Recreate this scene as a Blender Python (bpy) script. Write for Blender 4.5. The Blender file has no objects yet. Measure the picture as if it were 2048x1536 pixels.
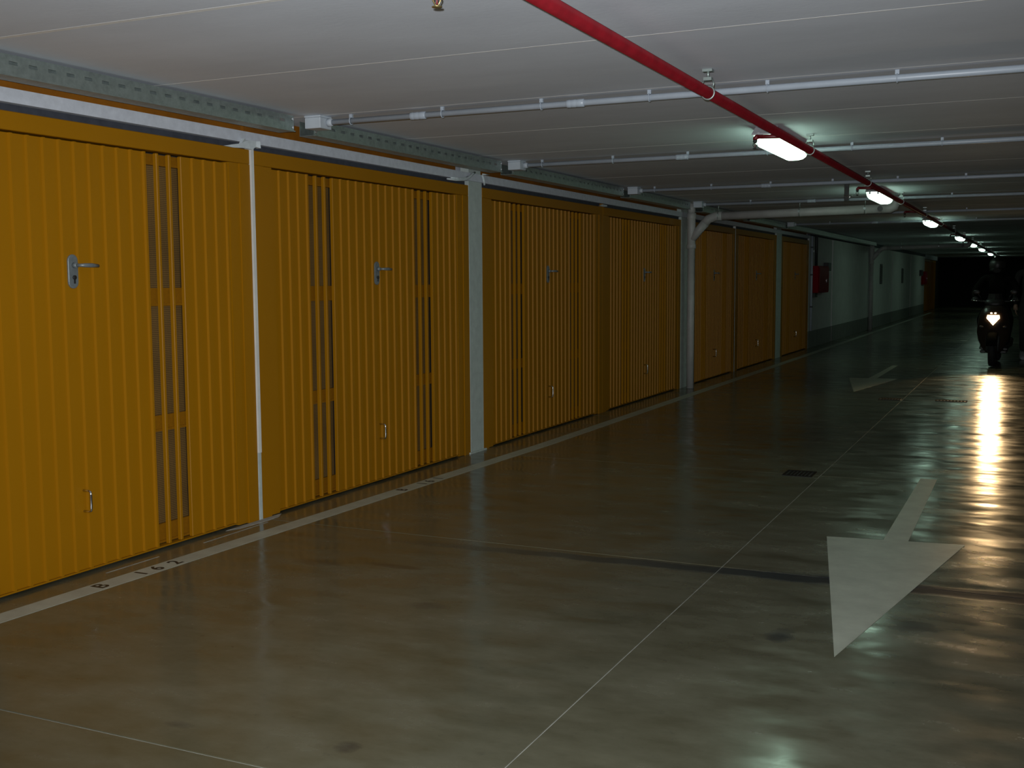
import bpy, math, random
from mathutils import Vector, Matrix

random.seed(7)
scene = bpy.context.scene
COL = scene.collection
PI = math.pi

# ------------------------------------------------------------------ camera
F_PX, YAW, PITCH, ROLL = 2223.47, 0.43862984, -0.0930375753, -0.00614273
CAM = Vector((3.95, 0.0, 1.35))
fwd = Vector((-math.sin(YAW) * math.cos(PITCH), math.cos(YAW) * math.cos(PITCH), math.sin(PITCH)))
right0 = Vector((math.cos(YAW), math.sin(YAW), 0))
up0 = right0.cross(fwd)
right = right0 * math.cos(ROLL) + up0 * math.sin(ROLL)
up = -right0 * math.sin(ROLL) + up0 * math.cos(ROLL)
cam_data = bpy.data.cameras.new('camera')
cam = bpy.data.objects.new('camera', cam_data)
COL.objects.link(cam)
cam.matrix_world = Matrix(((right.x, up.x, -fwd.x, CAM.x), (right.y, up.y, -fwd.y, CAM.y),
                           (right.z, up.z, -fwd.z, CAM.z), (0, 0, 0, 1)))
cam_data.sensor_width = 36.0
cam_data.lens = F_PX / 2048 * 36.0
cam_data.clip_start = 0.02
cam_data.clip_end = 200
scene.camera = cam

# ------------------------------------------------------------------ world, flash, exposure
world = bpy.data.worlds.new('world')
scene.world = world
world.use_nodes = True
world.node_tree.nodes['Background'].inputs[0].default_value = (0.0, 0.0, 0.0, 1)
world.node_tree.nodes['Background'].inputs[1].default_value = 0.0

FLASH_POWER = 720.0
flash_data = bpy.data.lights.new('camera_flash', 'SPOT')
flash_data.energy = FLASH_POWER
flash_data.color = (0.95, 0.98, 1.0)
flash_data.spot_size = math.radians(94)
flash_data.spot_blend = 1.0
flash_data.shadow_soft_size = 0.012
flash = bpy.data.objects.new('camera_flash', flash_data)
COL.objects.link(flash)
flash.location = CAM + up * 0.045 - right * 0.03
flash.rotation_euler = (fwd + up * 0.09 - right * 0.03).to_track_quat('-Z', 'Y').to_euler()

LAMP_STRENGTH = 6.3
HEADLIGHT_STRENGTH = 14.0
BEAM_POWER = 190.0

vs = scene.view_settings
scene.display_settings.display_device = 'sRGB'
vs.view_transform = 'Standard'
vs.look = 'None'
vs.exposure = 0.0
vs.gamma = 1.0
vs.use_curve_mapping = False


# ------------------------------------------------------------------ materials
def new_mat(name):
    m = bpy.data.materials.new(name)
    m.use_nodes = True
    return m, m.node_tree, m.node_tree.nodes['Principled BSDF']


def N(nt, kind, **kw):
    n = nt.nodes.new(kind)
    for k, v in kw.items():
        if k.startswith('i_'):
            n.inputs[k[2:].replace('_', ' ')].default_value = v
        else:
            setattr(n, k, v)
    return n


def plain(name, col, rough=0.5, metal=0.0, var=0.12, scale=9.0, bump=0.0, spec=0.5, stretch=(1, 1, 1)):
    """paint, metal or plastic with a little procedural unevenness"""
    m, nt, b = new_mat(name)
    b.inputs['Roughness'].default_value = rough
    b.inputs['Metallic'].default_value = metal
    b.inputs['Specular IOR Level'].default_value = spec
    geo = N(nt, 'ShaderNodeNewGeometry')
    mp = N(nt, 'ShaderNodeMapping')
    mp.inputs['Scale'].default_value = stretch
    nt.links.new(geo.outputs['Position'], mp.inputs['Vector'])
    no = N(nt, 'ShaderNodeTexNoise', i_Scale=scale, i_Detail=5.0, i_Roughness=0.6)
    nt.links.new(mp.outputs['Vector'], no.inputs['Vector'])
    ra = N(nt, 'ShaderNodeValToRGB')
    ra.color_ramp.elements[0].position = 0.3
    ra.color_ramp.elements[1].position = 0.7
    ra.color_ramp.elements[0].color = [c * (1 - var) for c in col] + [1]
    ra.color_ramp.elements[1].color = [min(1, c * (1 + var)) for c in col] + [1]
    nt.links.new(no.outputs['Fac'], ra.inputs['Fac'])
    nt.links.new(ra.outputs['Color'], b.inputs['Base Color'])
    if bump:
        bp = N(nt, 'ShaderNodeBump', i_Strength=bump, i_Distance=0.01)
        nt.links.new(no.outputs['Fac'], bp.inputs['Height'])
        nt.links.new(bp.outputs['Normal'], b.inputs['Normal'])
    return m


def glow(name, col, strength):
    m, nt, b = new_mat(name)
    b.inputs['Base Color'].default_value = (0.8, 0.8, 0.8, 1)
    b.inputs['Emission Color'].default_value = (*col, 1)
    b.inputs['Emission Strength'].default_value = strength
    return m


YELLOW = plain('yellow_paint', (0.345, 0.148, 0.0015), rough=0.5, var=0.03, scale=1.5, spec=0.2)
FASCIA = plain('fascia_yellow_paint', (0.27, 0.095, 0.003), rough=0.6, var=0.25, scale=4.0)
GALV = plain('galvanised_steel', (0.36, 0.42, 0.40), rough=0.42, metal=0.75, var=0.18, scale=30)
CONCRETE = plain('grey_concrete', (0.50, 0.56, 0.53), rough=0.85, var=0.1, scale=14, bump=0.15)
BEAM = plain('beam_concrete', (0.60, 0.63, 0.69), rough=0.9, var=0.09, scale=22, bump=0.1)
GAPDARK = plain('dark_gap_strip', (0.045, 0.05, 0.065), rough=0.8, var=0.2, scale=20)  # dark colour stands in for shade in the gap above the doors
FILLER = plain('pale_joint_filler', (0.88, 0.87, 0.84), rough=0.8, var=0.06, scale=30)
FLOORJOINT = plain('floor_joint_filler', (0.36, 0.36, 0.32), rough=0.7, var=0.25, scale=18)
WHITEPVC = plain('white_pvc', (0.42, 0.475, 0.54), rough=0.35, var=0.06, scale=10)
GREYPVC = plain('grey_drain_pvc', (0.46, 0.46, 0.44), rough=0.45, var=0.1, scale=8)
BOXWHITE = plain('white_box_plastic', (0.52, 0.57, 0.62), rough=0.5, var=0.04, scale=8)
COVER = plain('white_cover_strip', (0.74, 0.74, 0.70), rough=0.6, var=0.06, scale=12)
TAPE = plain('pale_sealing_foam', (0.62, 0.68, 0.70), rough=0.8, var=0.12, scale=25)
RED = plain('red_pipe_paint', (0.17, 0.005, 0.010), rough=0.4, var=0.2, scale=14)
REDBOX = plain('red_cabinet_paint', (0.26, 0.004, 0.010), rough=0.5, var=0.1, scale=8, spec=0.06)
DARKIRON = plain('dark_iron', (0.05, 0.055, 0.05), rough=0.55, metal=0.5, var=0.2, scale=25)
CASTIRON = plain('cast_iron_grate', (0.014, 0.014, 0.013), rough=0.9, metal=0.0, var=0.3, scale=60, spec=0.05)
STEEL = plain('satin_steel', (0.22, 0.25, 0.26), rough=0.45, metal=0.4, var=0.12, scale=40)
CHROME = plain('chrome', (0.85, 0.85, 0.86), rough=0.14, metal=1.0, var=0.03, scale=20)
BRASS = plain('brass', (0.46, 0.36, 0.16), rough=0.35, metal=0.9, var=0.15, scale=60)
HOUSING = plain('grey_lamp_housing', (0.42, 0.42, 0.44), rough=0.5, var=0.06, scale=10)
BLACK = plain('black_plastic', (0.018, 0.017, 0.016), rough=0.45, var=0.2, scale=12)
RUBBER = plain('tyre_rubber', (0.014, 0.014, 0.014), rough=0.75, var=0.2, scale=40)
BODYWORK = plain('dark_scooter_bodywork', (0.030, 0.020, 0.014), rough=0.28, var=0.15, scale=6)
CLOTH = plain('dark_cloth', (0.007, 0.007, 0.006), rough=0.95, var=0.3, scale=30, spec=0.03)
JEANS = plain('dark_trousers', (0.020, 0.018, 0.017), rough=0.9, var=0.3, scale=30)
SHOE = plain('pale_shoe', (0.36, 0.38, 0.38), rough=0.6, var=0.15, scale=40)
HELMET = plain('dark_helmet', (0.008, 0.008, 0.007), rough=0.55, var=0.1, scale=10, spec=0.15)
SKIN = plain('skin', (0.30, 0.18, 0.13), rough=0.6, var=0.08, scale=20)
HAIR = plain('dark_hair', (0.02, 0.014, 0.01), rough=0.8, var=0.2, scale=40)
PAINTED = plain('worn_white_floor_paint', (0.43, 0.45, 0.37), rough=0.42, var=0.14, scale=7, bump=0.04)
LETTERING = plain('black_floor_lettering', (0.02, 0.018, 0.014), rough=0.5, var=0.2, scale=30)
WALLWHITE = plain('white_wall_paint', (0.66, 0.68, 0.66), rough=0.8, var=0.06, scale=3, bump=0.05)
DADO = plain('grey_dado_paint', (0.22, 0.23, 0.21), rough=0.75, var=0.12, scale=5)
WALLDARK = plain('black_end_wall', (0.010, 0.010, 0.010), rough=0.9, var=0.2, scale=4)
WALLGREY = plain('grey_wall_paint', (0.30, 0.30, 0.28), rough=0.85, var=0.1, scale=4)
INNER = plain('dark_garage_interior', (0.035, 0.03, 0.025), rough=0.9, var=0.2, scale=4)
LENS = glow('lit_lamp_lens', (0.64, 1.0, 0.77), LAMP_STRENGTH)
HEADGLOW = glow('lit_headlight', (1.0, 0.70, 0.36), HEADLIGHT_STRENGTH)
SIDEGLOW = glow('lit_position_light', (1.0, 0.75, 0.45), 2.5)


def mesh_material():
    """expanded metal: fine brown mesh with dark holes"""
    m, nt, b = new_mat('expanded_metal_mesh')
    geo = N(nt, 'ShaderNodeNewGeometry')
    mp = N(nt, 'ShaderNodeMapping')
    mp.inputs['Rotation'].default_value = (PI / 4, 0, 0)
    mp.inputs['Scale'].default_value = (1, 150, 150)
    nt.links.new(geo.outputs['Position'], mp.inputs['Vector'])
    ck = N(nt, 'ShaderNodeTexChecker', i_Scale=1.0)
    ck.inputs['Color1'].default_value = (0.30, 0.17, 0.052, 1)
    ck.inputs['Color2'].default_value = (0.11, 0.065, 0.022, 1)
    nt.links.new(mp.outputs['Vector'], ck.inputs['Vector'])
    no = N(nt, 'ShaderNodeTexNoise', i_Scale=3.0, i_Detail=3.0)
    nt.links.new(geo.outputs['Position'], no.inputs['Vector'])
    mx = N(nt, 'ShaderNodeMixRGB', blend_type='MULTIPLY')
    mx.inputs['Fac'].default_value = 0.55
    nt.links.new(ck.outputs['Color'], mx.inputs['Color1'])
    nt.links.new(no.outputs['Fac'], mx.inputs['Color2'])
    nt.links.new(mx.outputs['Color'], b.inputs['Base Color'])
    b.inputs['Roughness'].default_value = 0.6
    b.inputs['Specular IOR Level'].default_value = 0.2
    return m


MESH = mesh_material()
RAIL = plain('shade_painted_rail', (0.255, 0.105, 0.003), rough=0.6, var=0.08, scale=60, spec=0.15)  # door yellow darkened: shade of recess and mesh is put into the colour


def math_node(nt, op, a, b_=None, clamp=False):
    n = N(nt, 'ShaderNodeMath', operation=op)
    n.use_clamp = clamp
    for i, v in enumerate((a, b_)):
        if v is None:
            continue
        if isinstance(v, (int, float)):
            n.inputs[i].default_value = v
        else:
            nt.links.new(v, n.inputs[i])
    return n.outputs[0]


def ceiling_material():
    m, nt, b = new_mat('painted_concrete_ceiling')
    geo = N(nt, 'ShaderNodeNewGeometry')
    n1 = N(nt, 'ShaderNodeTexNoise', i_Scale=1.1, i_Detail=6.0, i_Roughness=0.6)
    n2 = N(nt, 'ShaderNodeTexNoise', i_Scale=45.0, i_Detail=3.0)
    mp = N(nt, 'ShaderNodeMapping')
    mp.inputs['Scale'].default_value = (0.7, 1.6, 1)
    nt.links.new(geo.outputs['Position'], mp.inputs['Vector'])
    nt.links.new(mp.outputs['Vector'], n1.inputs['Vector'])
    nt.links.new(geo.outputs['Position'], n2.inputs['Vector'])
    ra = N(nt, 'ShaderNodeValToRGB')
    ra.color_ramp.elements[0].position = 0.30
    ra.color_ramp.elements[1].position = 0.68
    ra.color_ramp.elements[0].color = (0.69, 0.73, 0.80, 1)
    ra.color_ramp.elements[1].color = (0.80, 0.845, 0.925, 1)
    nt.links.new(n1.outputs['Fac'], ra.inputs['Fac'])
    nt.links.new(ra.outputs['Color'], b.inputs['Base Color'])
    bp = N(nt, 'ShaderNodeBump', i_Strength=0.12, i_Distance=0.004)
    nt.links.new(n2.outputs['Fac'], bp.inputs['Height'])
    nt.links.new(bp.outputs['Normal'], b.inputs['Normal'])
    b.inputs['Roughness'].default_value = 0.75
    b.inputs['Specular IOR Level'].default_value = 0.25
    return m


CEIL = ceiling_material()

# stains with a shape of their own: x, y, radius x, radius y, darkness
SPOTS = [(3.12, 4.16, 0.06, 0.10, 0.75), (3.58, 4.45, 0.10, 0.10, 0.45), (2.18, 2.62, 0.045, 0.045, 0.5),
         (0.85, 4.35, 0.16, 0.06, 0.45), (1.25, 4.45, 0.16, 0.04, 0.45), (1.70, 3.95, 0.10, 0.05, 0.3),
         (0.40, 4.80, 0.12, 0.05, 0.4), (2.33, 2.40, 0.07, 0.05, 0.5), (1.62, 2.55, 0.06, 0.03, 0.5)]


def floor_material():
    m, nt, b = new_mat('polished_concrete_floor')
    L = nt.links
    geo = N(nt, 'ShaderNodeNewGeometry')
    sep = N(nt, 'ShaderNodeSeparateXYZ')
    L.new(geo.outputs['Position'], sep.inputs[0])
    X, Y = sep.outputs['X'], sep.outputs['Y']

    def noise(scale, detail, rough, stretch):
        mp = N(nt, 'ShaderNodeMapping')
        mp.inputs['Scale'].default_value = stretch
        L.new(geo.outputs['Position'], mp.inputs['Vector'])
        n = N(nt, 'ShaderNodeTexNoise', i_Scale=scale, i_Detail=detail, i_Roughness=rough)
        L.new(mp.outputs['Vector'], n.inputs['Vector'])
        return n.outputs['Fac']

    big = noise(0.8, 6.0, 0.62, (1, 1, 1))
    mid = noise(3.2, 7.0, 0.66, (0.8, 1.5, 1))
    fine = noise(22, 4.0, 0.6, (1, 1, 1))
    r1 = N(nt, 'ShaderNodeValToRGB')
    r1.color_ramp.elements[0].position = 0.32
    r1.color_ramp.elements[1].position = 0.66
    r1.color_ramp.elements[0].color = (0.076, 0.070, 0.038, 1)
    r1.color_ramp.elements[1].color = (0.155, 0.150, 0.103, 1)
    blend = math_node(nt, 'ADD', math_node(nt, 'MULTIPLY', big, 0.45), math_node(nt, 'MULTIPLY', mid, 0.55))
    L.new(blend, r1.inputs['Fac'])
    # dark smear along the joint at y = 5.05
    wob = math_node(nt, 'MULTIPLY', math_node(nt, 'SUBTRACT', mid, 0.5), 0.16)
    slope = math_node(nt, 'MULTIPLY', math_node(nt, 'SUBTRACT', X, 2.4), 0.055)
    centre = math_node(nt, 'ADD', math_node(nt, 'ADD', 4.985, slope), wob)
    dist = math_node(nt, 'ABSOLUTE', math_node(nt, 'SUBTRACT', Y, centre))
    wid = math_node(nt, 'ADD', 0.06, math_node(nt, 'MULTIPLY', math_node(nt, 'SUBTRACT', X, 1.6), 0.026, True))
    smear = math_node(nt, 'SUBTRACT', 1.0, math_node(nt, 'DIVIDE', dist, wid), True)
    smear = math_node(nt, 'MULTIPLY', smear, 2.2, True)
    xin = math_node(nt, 'MULTIPLY', math_node(nt, 'SUBTRACT', X, 0.7), 0.45, True)
    smear = math_node(nt, 'MULTIPLY', smear, xin)
    dark = math_node(nt, 'MULTIPLY', smear, 0.95)
    for sx, sy, rx, ry, k in SPOTS:
        dx = math_node(nt, 'DIVIDE', math_node(nt, 'SUBTRACT', X, sx), rx)
        dy = math_node(nt, 'DIVIDE', math_node(nt, 'SUBTRACT', Y, sy), ry)
        d2 = math_node(nt, 'ADD', math_node(nt, 'MULTIPLY', dx, dx), math_node(nt, 'MULTIPLY', dy, dy))
        d2 = math_node(nt, 'ADD', d2, math_node(nt, 'MULTIPLY', math_node(nt, 'SUBTRACT', mid, 0.5), 3.5))
        s = math_node(nt, 'MULTIPLY', math_node(nt, 'SUBTRACT', 1.0, d2, True), k)
        dark = math_node(nt, 'MAXIMUM', dark, s)
    speck = math_node(nt, 'MULTIPLY', math_node(nt, 'SUBTRACT', fine, 0.62), 3.0, True)
    dark = math_node(nt, 'MAXIMUM', dark, math_node(nt, 'MULTIPLY', speck, 0.5))
    mx = N(nt, 'ShaderNodeMixRGB')
    mx.inputs['Color2'].default_value = (0.020, 0.021, 0.025, 1)
    L.new(dark, mx.inputs['Fac'])
    L.new(r1.outputs['Color'], mx.inputs['Color1'])
    L.new(mx.outputs['Color'], b.inputs['Base Color'])
    patch = math_node(nt, 'MULTIPLY', math_node(nt, 'SUBTRACT', mid, 0.36), 3.2, True)
    rr = math_node(nt, 'ADD', 0.13, math_node(nt, 'MULTIPLY', patch, 0.17))
    rr = math_node(nt, 'ADD', rr, math_node(nt, 'MULTIPLY', smear, 0.3))
    L.new(rr, b.inputs['Roughness'])
    L.new(math_node(nt, 'SUBTRACT', 0.5, math_node(nt, 'MULTIPLY', smear, 0.44)), b.inputs['Specular IOR Level'])
    wave = noise(2.4, 2.0, 0.45, (0.8, 1.25, 1))
    h = math_node(nt, 'ADD', math_node(nt, 'MULTIPLY', wave, 1.0), math_node(nt, 'MULTIPLY', fine, 0.012))
    bp = N(nt, 'ShaderNodeBump', i_Strength=0.62, i_Distance=0.02)
    L.new(h, bp.inputs['Height'])
    L.new(bp.outputs['Normal'], b.inputs['Normal'])
    return m


FLOOR = floor_material()


# ------------------------------------------------------------------ mesh helpers
class MB:
    """collects vertices and faces for ONE mesh object"""

    def __init__(self):
        self.v, self.f, self.smooth = [], [], []

    def add(self, vs_, fs, smooth=False):
        o = len(self.v)
        self.v += [tuple(p) for p in vs_]
        for f in fs:
            self.f.append([i + o for i in f])
            self.smooth.append(smooth)
        return self

    def box(self, x0, x1, y0, y1, z0, z1, bev=0.0):
        if bev <= 0:
            p = [(x, y, z) for x in (x0, x1) for y in (y0, y1) for z in (z0, z1)]
            fs = [(0, 1, 3, 2), (4, 6, 7, 5), (0, 4, 5, 1), (2, 3, 7, 6), (0, 2, 6, 4), (1, 5, 7, 3)]
            return self.add(p, fs)
        # box with all vertical edges chamfered and top/bottom rims chamfered
        rings = []
        for z, ins in ((z0, bev), (z0 + bev, 0), (z1 - bev, 0), (z1, bev)):
            a0, a1, b0, b1 = x0 + ins, x1 - ins, y0 + ins, y1 - ins
            c = bev
            rings.append([(a0 + c, b0, z), (a1 - c, b0, z), (a1, b0 + c, z), (a1, b1 - c, z),
                          (a1 - c, b1, z), (a0 + c, b1, z), (a0, b1 - c, z), (a0, b0 + c, z)])
        return self.loft(rings)

    def loft(self, rings, caps=True, smooth=False, closed=True):
        n = len(rings[0])
        vs_ = [p for r in rings for p in r]
        fs = []
        for i in range(len(rings) - 1):
            for j in range(n if closed else n - 1):
                k = (j + 1) % n
                fs.append((i * n + j, i * n + k, (i + 1) * n + k, (i + 1) * n + j))
        o = len(self.v)
        self.add(vs_, fs, smooth)
        if caps:
            self.f.append([o + j for j in reversed(range(n))])
            self.f.append([o + (len(rings) - 1) * n + j for j in range(n)])
            self.smooth += [False, False]
        return self

    def tube(self, pts, r, n=12, caps=True):
        pts = [Vector(p) for p in pts]
        rs = r if isinstance(r, (list, tuple)) else [r] * len(pts)
        rings = []
        prev = None
        for i, p in enumerate(pts):
            a = pts[max(i - 1, 0)]
            c = pts[min(i + 1, len(pts) - 1)]
            t = (c - a).normalized()
            if prev is None:
                ref = Vector((0, 0, 1)) if abs(t.z) < 0.9 else Vector((1, 0, 0))
                u = t.cross(ref).normalized()
            else:
                u = (prev - t * prev.dot(t)).normalized()
            w = t.cross(u)
            prev = u
            rings.append([p + (u * math.cos(2 * PI * k / n) + w * math.sin(2 * PI * k / n)) * rs[i] for k in range(n)])
        return self.loft(rings, caps, True)

    def lathe(self, prof, axis='z', n=20, centre=(0, 0, 0)):
        cx, cy, cz = centre
        rings = []
        for r, h in prof:
            ring = []
            for k in range(n):
                a = 2 * PI * k / n
                c, s = r * math.cos(a), r * math.sin(a)
                ring.append({'z': (cx + c, cy + s, cz + h), 'x': (cx + h, cy + c, cz + s), 'y': (cx + s, cy + h, cz + c)}[axis])
            rings.append(ring)
        return self.loft(rings, True, True)

    def prism(self, poly, axis, a, b_):
        """poly in the two other axes: axis z -> (x,y); axis x -> (y,z); axis y -> (x,z)"""
        def mk(p, h):
            return {'z': (p[0], p[1], h), 'x': (h, p[0], p[1]), 'y': (p[0], h, p[1])}[axis]
        return self.loft([[mk(p, a) for p in poly], [mk(p, b_) for p in poly]])

    def torus(self, centre, R_, r, axis='x', n=28, m=10, a0=0.0, a1=2 * PI):
        full = abs(a1 - a0 - 2 * PI) < 1e-6
        c = Vector(centre)
        rings = []
        steps = n if full else n + 1
        for i in range(steps):
            a = a0 + (a1 - a0) * i / n
            if axis == 'x':
                d, e = Vector((0, math.cos(a), math.sin(a))), Vector((1, 0, 0))
            elif axis == 'y':
                d, e = Vector((math.cos(a), 0, math.sin(a))), Vector((0, 1, 0))
            else:
                d, e = Vector((math.cos(a), math.sin(a), 0)), Vector((0, 0, 1))
            rings.append([c + d * (R_ + r * math.cos(2 * PI * k / m)) + e * r * math.sin(2 * PI * k / m) for k in range(m)])
        if full:
            rings.append(rings[0])
        return self.loft(rings, not full, True)

    def mesh(self, name):
        me = bpy.data.meshes.new(name)
        me.from_pydata(self.v, [], self.f)
        me.polygons.foreach_set('use_smooth', self.smooth)
        me.update()
        return me

    def build(self, name, mat, parent=None, loc=None):
        """link as ONE object; vertices are in world (or parent) coordinates, or relative to loc"""
        me = self.mesh(name)
        import bmesh
        bm = bmesh.new()
        bm.from_mesh(me)
        bmesh.ops.recalc_face_normals(bm, faces=bm.faces)
        bm.to_mesh(me)
        bm.free()
        me.materials.append(mat)
        return link(name, me, parent, loc)


def link(name, me, parent=None, loc=None):
    o = bpy.data.objects.new(name, me)
    COL.objects.link(o)
    if parent is not None:
        o.parent = parent
    if loc is not None:
        o.location = loc
    return o


def thing(name, label, cat, loc=(0, 0, 0), rotz=0.0, group=None):
    o = bpy.data.objects.new(name, None)
    o.empty_display_size = 0.1
    COL.objects.link(o)
    o.location = loc
    o.rotation_euler = (0, 0, rotz)
    o['label'] = label
    o['category'] = cat
    if group:
        o['group'] = group
    return o


def tag(o, label, cat, group=None):
    o['label'] = label
    o['category'] = cat
    if group:
        o['group'] = group
    return o


def struct(o):
    o['kind'] = 'structure'
    return o


def copy_tree(o, parent=None):
    c = o.copy()
    COL.objects.link(c)
    if parent is not None:
        c.parent = parent
        c.matrix_parent_inverse = o.matrix_parent_inverse.copy()
    for ch in list(o.children):
        copy_tree(ch, c)
    return c


# ------------------------------------------------------------------ layout numbers (metres)
ZC = 2.27            # ceiling
YEND = 56.0
YBACK = -2.5
XR = 6.3
BEAM_B, BEAM_T = 2.112, 2.172
DOOR_TOP = 2.076

# ------------------------------------------------------------------ the setting: floor
fl = struct(MB().box(-0.6, XR + 0.2, YBACK - 0.2, YEND + 0.2, -0.2, -0.012).build('floor', CONCRETE))
XJ = 2.66
fj = MB()
fj.box(-0.5, XR, YBACK, YEND, -0.0115, -0.0035)
o = fj.build('joint_filler', FLOORJOINT, fl)
yj = [YBACK, -0.2, 2.41, 5.065, 7.72, 10.35, 13.02] + [13.02 + 2.62 * k for k in range(1, 17)]
yj = [y for y in yj if y < YEND - 0.5] + [YEND]
for i in range(len(yj) - 1):
    for xa, xb in ((-0.5, XJ), (XJ, XR)):
        g = 0.0030
        MB().box(xa + g, xb - g, yj[i] + 0.0042, yj[i + 1] - 0.0042, -0.011, 0.0).build('slab', FLOOR, fl)

# ------------------------------------------------------------------ ceiling
ce = struct(MB().box(-0.6, XR + 0.2, YBACK - 0.2, YEND + 0.2, ZC + 0.025, ZC + 0.2).build('ceiling', CONCRETE))
cj = [YBACK, -1.4, -0.3, 0.85, 1.95, 3.07, 4.12, 5.26, 6.38, 7.50, 8.42, 9.62, 10.85]
while cj[-1] + 1.15 < YEND - 0.4:
    cj.append(cj[-1] + 1.15)
cj.append(YEND)
for i in range(len(cj) - 1):
    g0 = {5: 0.013, 6: 0.0055, 7: 0.007, 8: 0.0055}.get(i, 0.0045)
    g1 = {4: 0.013, 5: 0.0055, 6: 0.007, 7: 0.0055}.get(i, 0.0045)
    MB().box(-0.5, XR, cj[i] + g0, cj[i + 1] - g1, ZC, ZC + 0.024).build('ceiling_panel', CEIL, ce)
    if i:
        MB().box(-0.5, XR, cj[i] - g0 + 0.0002, cj[i] + g0 - 0.0002, ZC - 0.0004, ZC + 0.020).build('joint_strip', FILLER, ce)

# ------------------------------------------------------------------ walls
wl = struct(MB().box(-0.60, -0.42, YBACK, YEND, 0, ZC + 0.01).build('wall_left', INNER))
struct(MB().box(XR, XR + 0.2, YBACK, YEND, 0, ZC).build('wall_right', WALLGREY))
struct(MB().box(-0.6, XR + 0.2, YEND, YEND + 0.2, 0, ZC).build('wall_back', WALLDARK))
struct(MB().box(-0.6, XR + 0.2, YBACK - 0.2, YBACK, 0, ZC).build('wall_front', WALLGREY))

# bays: door edges along the wall
BAYS = [(2.50, 5.026), (5.056, 7.655), (7.890, 10.585), (10.612, 13.330), (13.86, 16.07), (16.10, 18.93), (19.35, 21.90)]
FARBAYS = [(46.75, 49.35), (49.50, 52.10)]
COLS = [(2.20, 2.485), (7.662, 7.883), (13.338, 13.85), (18.94, 19.34)]

# lintel beam over the doors and the yellow fascia above it
struct(MB().box(-0.16, 0.0, YBACK, 21.90, BEAM_B, BEAM_T).build('trim_1', BEAM))
struct(MB().box(-0.12, -0.035, YBACK, 21.90, DOOR_TOP - 0.02, BEAM_B - 0.001).build('trim_2', GAPDARK))  # dark strip painted in place of the shaded void between doors and beam
fy = [YBACK] + [5.02, 7.66] + [7.885, 10.6, 13.34] + [13.86, 16.08, 18.94, 21.9]
for a, b_ in ((YBACK, 5.025), (5.05, 7.55), (7.90, 10.59), (10.60, 13.33), (13.86, 16.08), (16.09, 18.93), (19.35, 21.88)):
    MB().box(-0.10, -0.055, a, b_, BEAM_T - 0.002, ZC - 0.001).build('fascia_panel', FASCIA, wl)
MB().box(-0.13, -0.102, YBACK, 21.9, BEAM_T - 0.002, ZC - 0.001).build('fascia_backing', BEAM, wl)
for a, b_ in COLS:
    c = MB().box(-0.30, 0.0, a, b_, 0.0, BEAM_B - 0.002)
    c.box(-0.08, -0.01, a + 0.02 if a > 3 else a, b_ - 0.0, BEAM_T + 0.001, ZC - 0.002)
    if a < 8:
        c.box(-0.05, 0.012, a - 0.03, b_ + 0.03, 0.0, 0.012)
    struct(c.build('column', CONCRETE))

# thin joint between the first two doors and the next pairs
jp = struct(MB().box(-0.10, 0.004, 5.030, 5.053, 0.0, 0.385).build('trim_3', CONCRETE))
tr = struct(MB().box(-0.10, 0.008, 5.0295, 5.0535, 0.386, BEAM_B - 0.004).build('trim_4', COVER))
struct(MB().box(-0.10, 0.0, 10.588, 10.609, 0.0, BEAM_B - 0.004).build('trim_5', YELLOW))
struct(MB().box(-0.10, 0.0, 16.073, 16.097, 0.0, BEAM_B - 0.004).build('trim_6', WALLWHITE))

# white masonry part of the wall beyond the doors, in panels with dark joints
struct(MB().box(-0.42, -0.035, 21.92, 46.70, 0.0, ZC - 0.002).build('wall_far_left', DADO))
wf = bpy.data.objects['wall_far_left']
for a, b_ in ((21.92, 24.58), (24.72, 30.55), (30.60, 35.62), (35.86, 41.18), (41.48, 46.68)):
    MB().box(-0.034, 0.0, a, b_, 0.325, 2.17).build('wall_panel', WALLWHITE, wf)
    MB().box(-0.034, 0.006, a, b_, 0.0, 0.323).build('dado_panel', DADO, wf)
struct(MB().box(-0.034, 0.02, 21.92, 46.68, 2.172, ZC - 0.002).build('trim_7', GAPDARK))
struct(MB().box(-0.42, 0.0, 46.70, 53.0, DOOR_TOP + 0.02, ZC - 0.002).build('trim_8', BEAM))
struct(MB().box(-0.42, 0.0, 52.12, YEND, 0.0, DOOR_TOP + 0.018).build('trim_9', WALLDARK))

# ------------------------------------------------------------------ garage doors
NS = 25


def slat_mesh(w, z0, z1, name='slat'):
    p = [(-0.006, 0), (0, 0), (0, w - 0.021), (0.012, w - 0.0175), (0.012, w - 0.0055), (0, w - 0.002), (0, w), (-0.006, w)]
    m = MB()
    m.prism(p, 'z', z0, z1)
    import bmesh
    me = m.mesh(name)
    bm = bmesh.new()
    bm.from_mesh(me)
    bmesh.ops.recalc_face_normals(bm, faces=bm.faces)
    bm.to_mesh(me)
    bm.free()
    me.materials.append(YELLOW)
    return me


def rounded_plate(w, h, n=8):
    pts = []
    for k in range(n + 1):
        a = PI * k / n
        pts.append((w / 2 * math.cos(a), h / 2 - w / 2 + w / 2 * math.sin(a)))
    for k in range(n + 1):
        a = PI + PI * k / n
        pts.append((w / 2 * math.cos(a), -h / 2 + w / 2 + w / 2 * math.sin(a)))
    return pts


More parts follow.
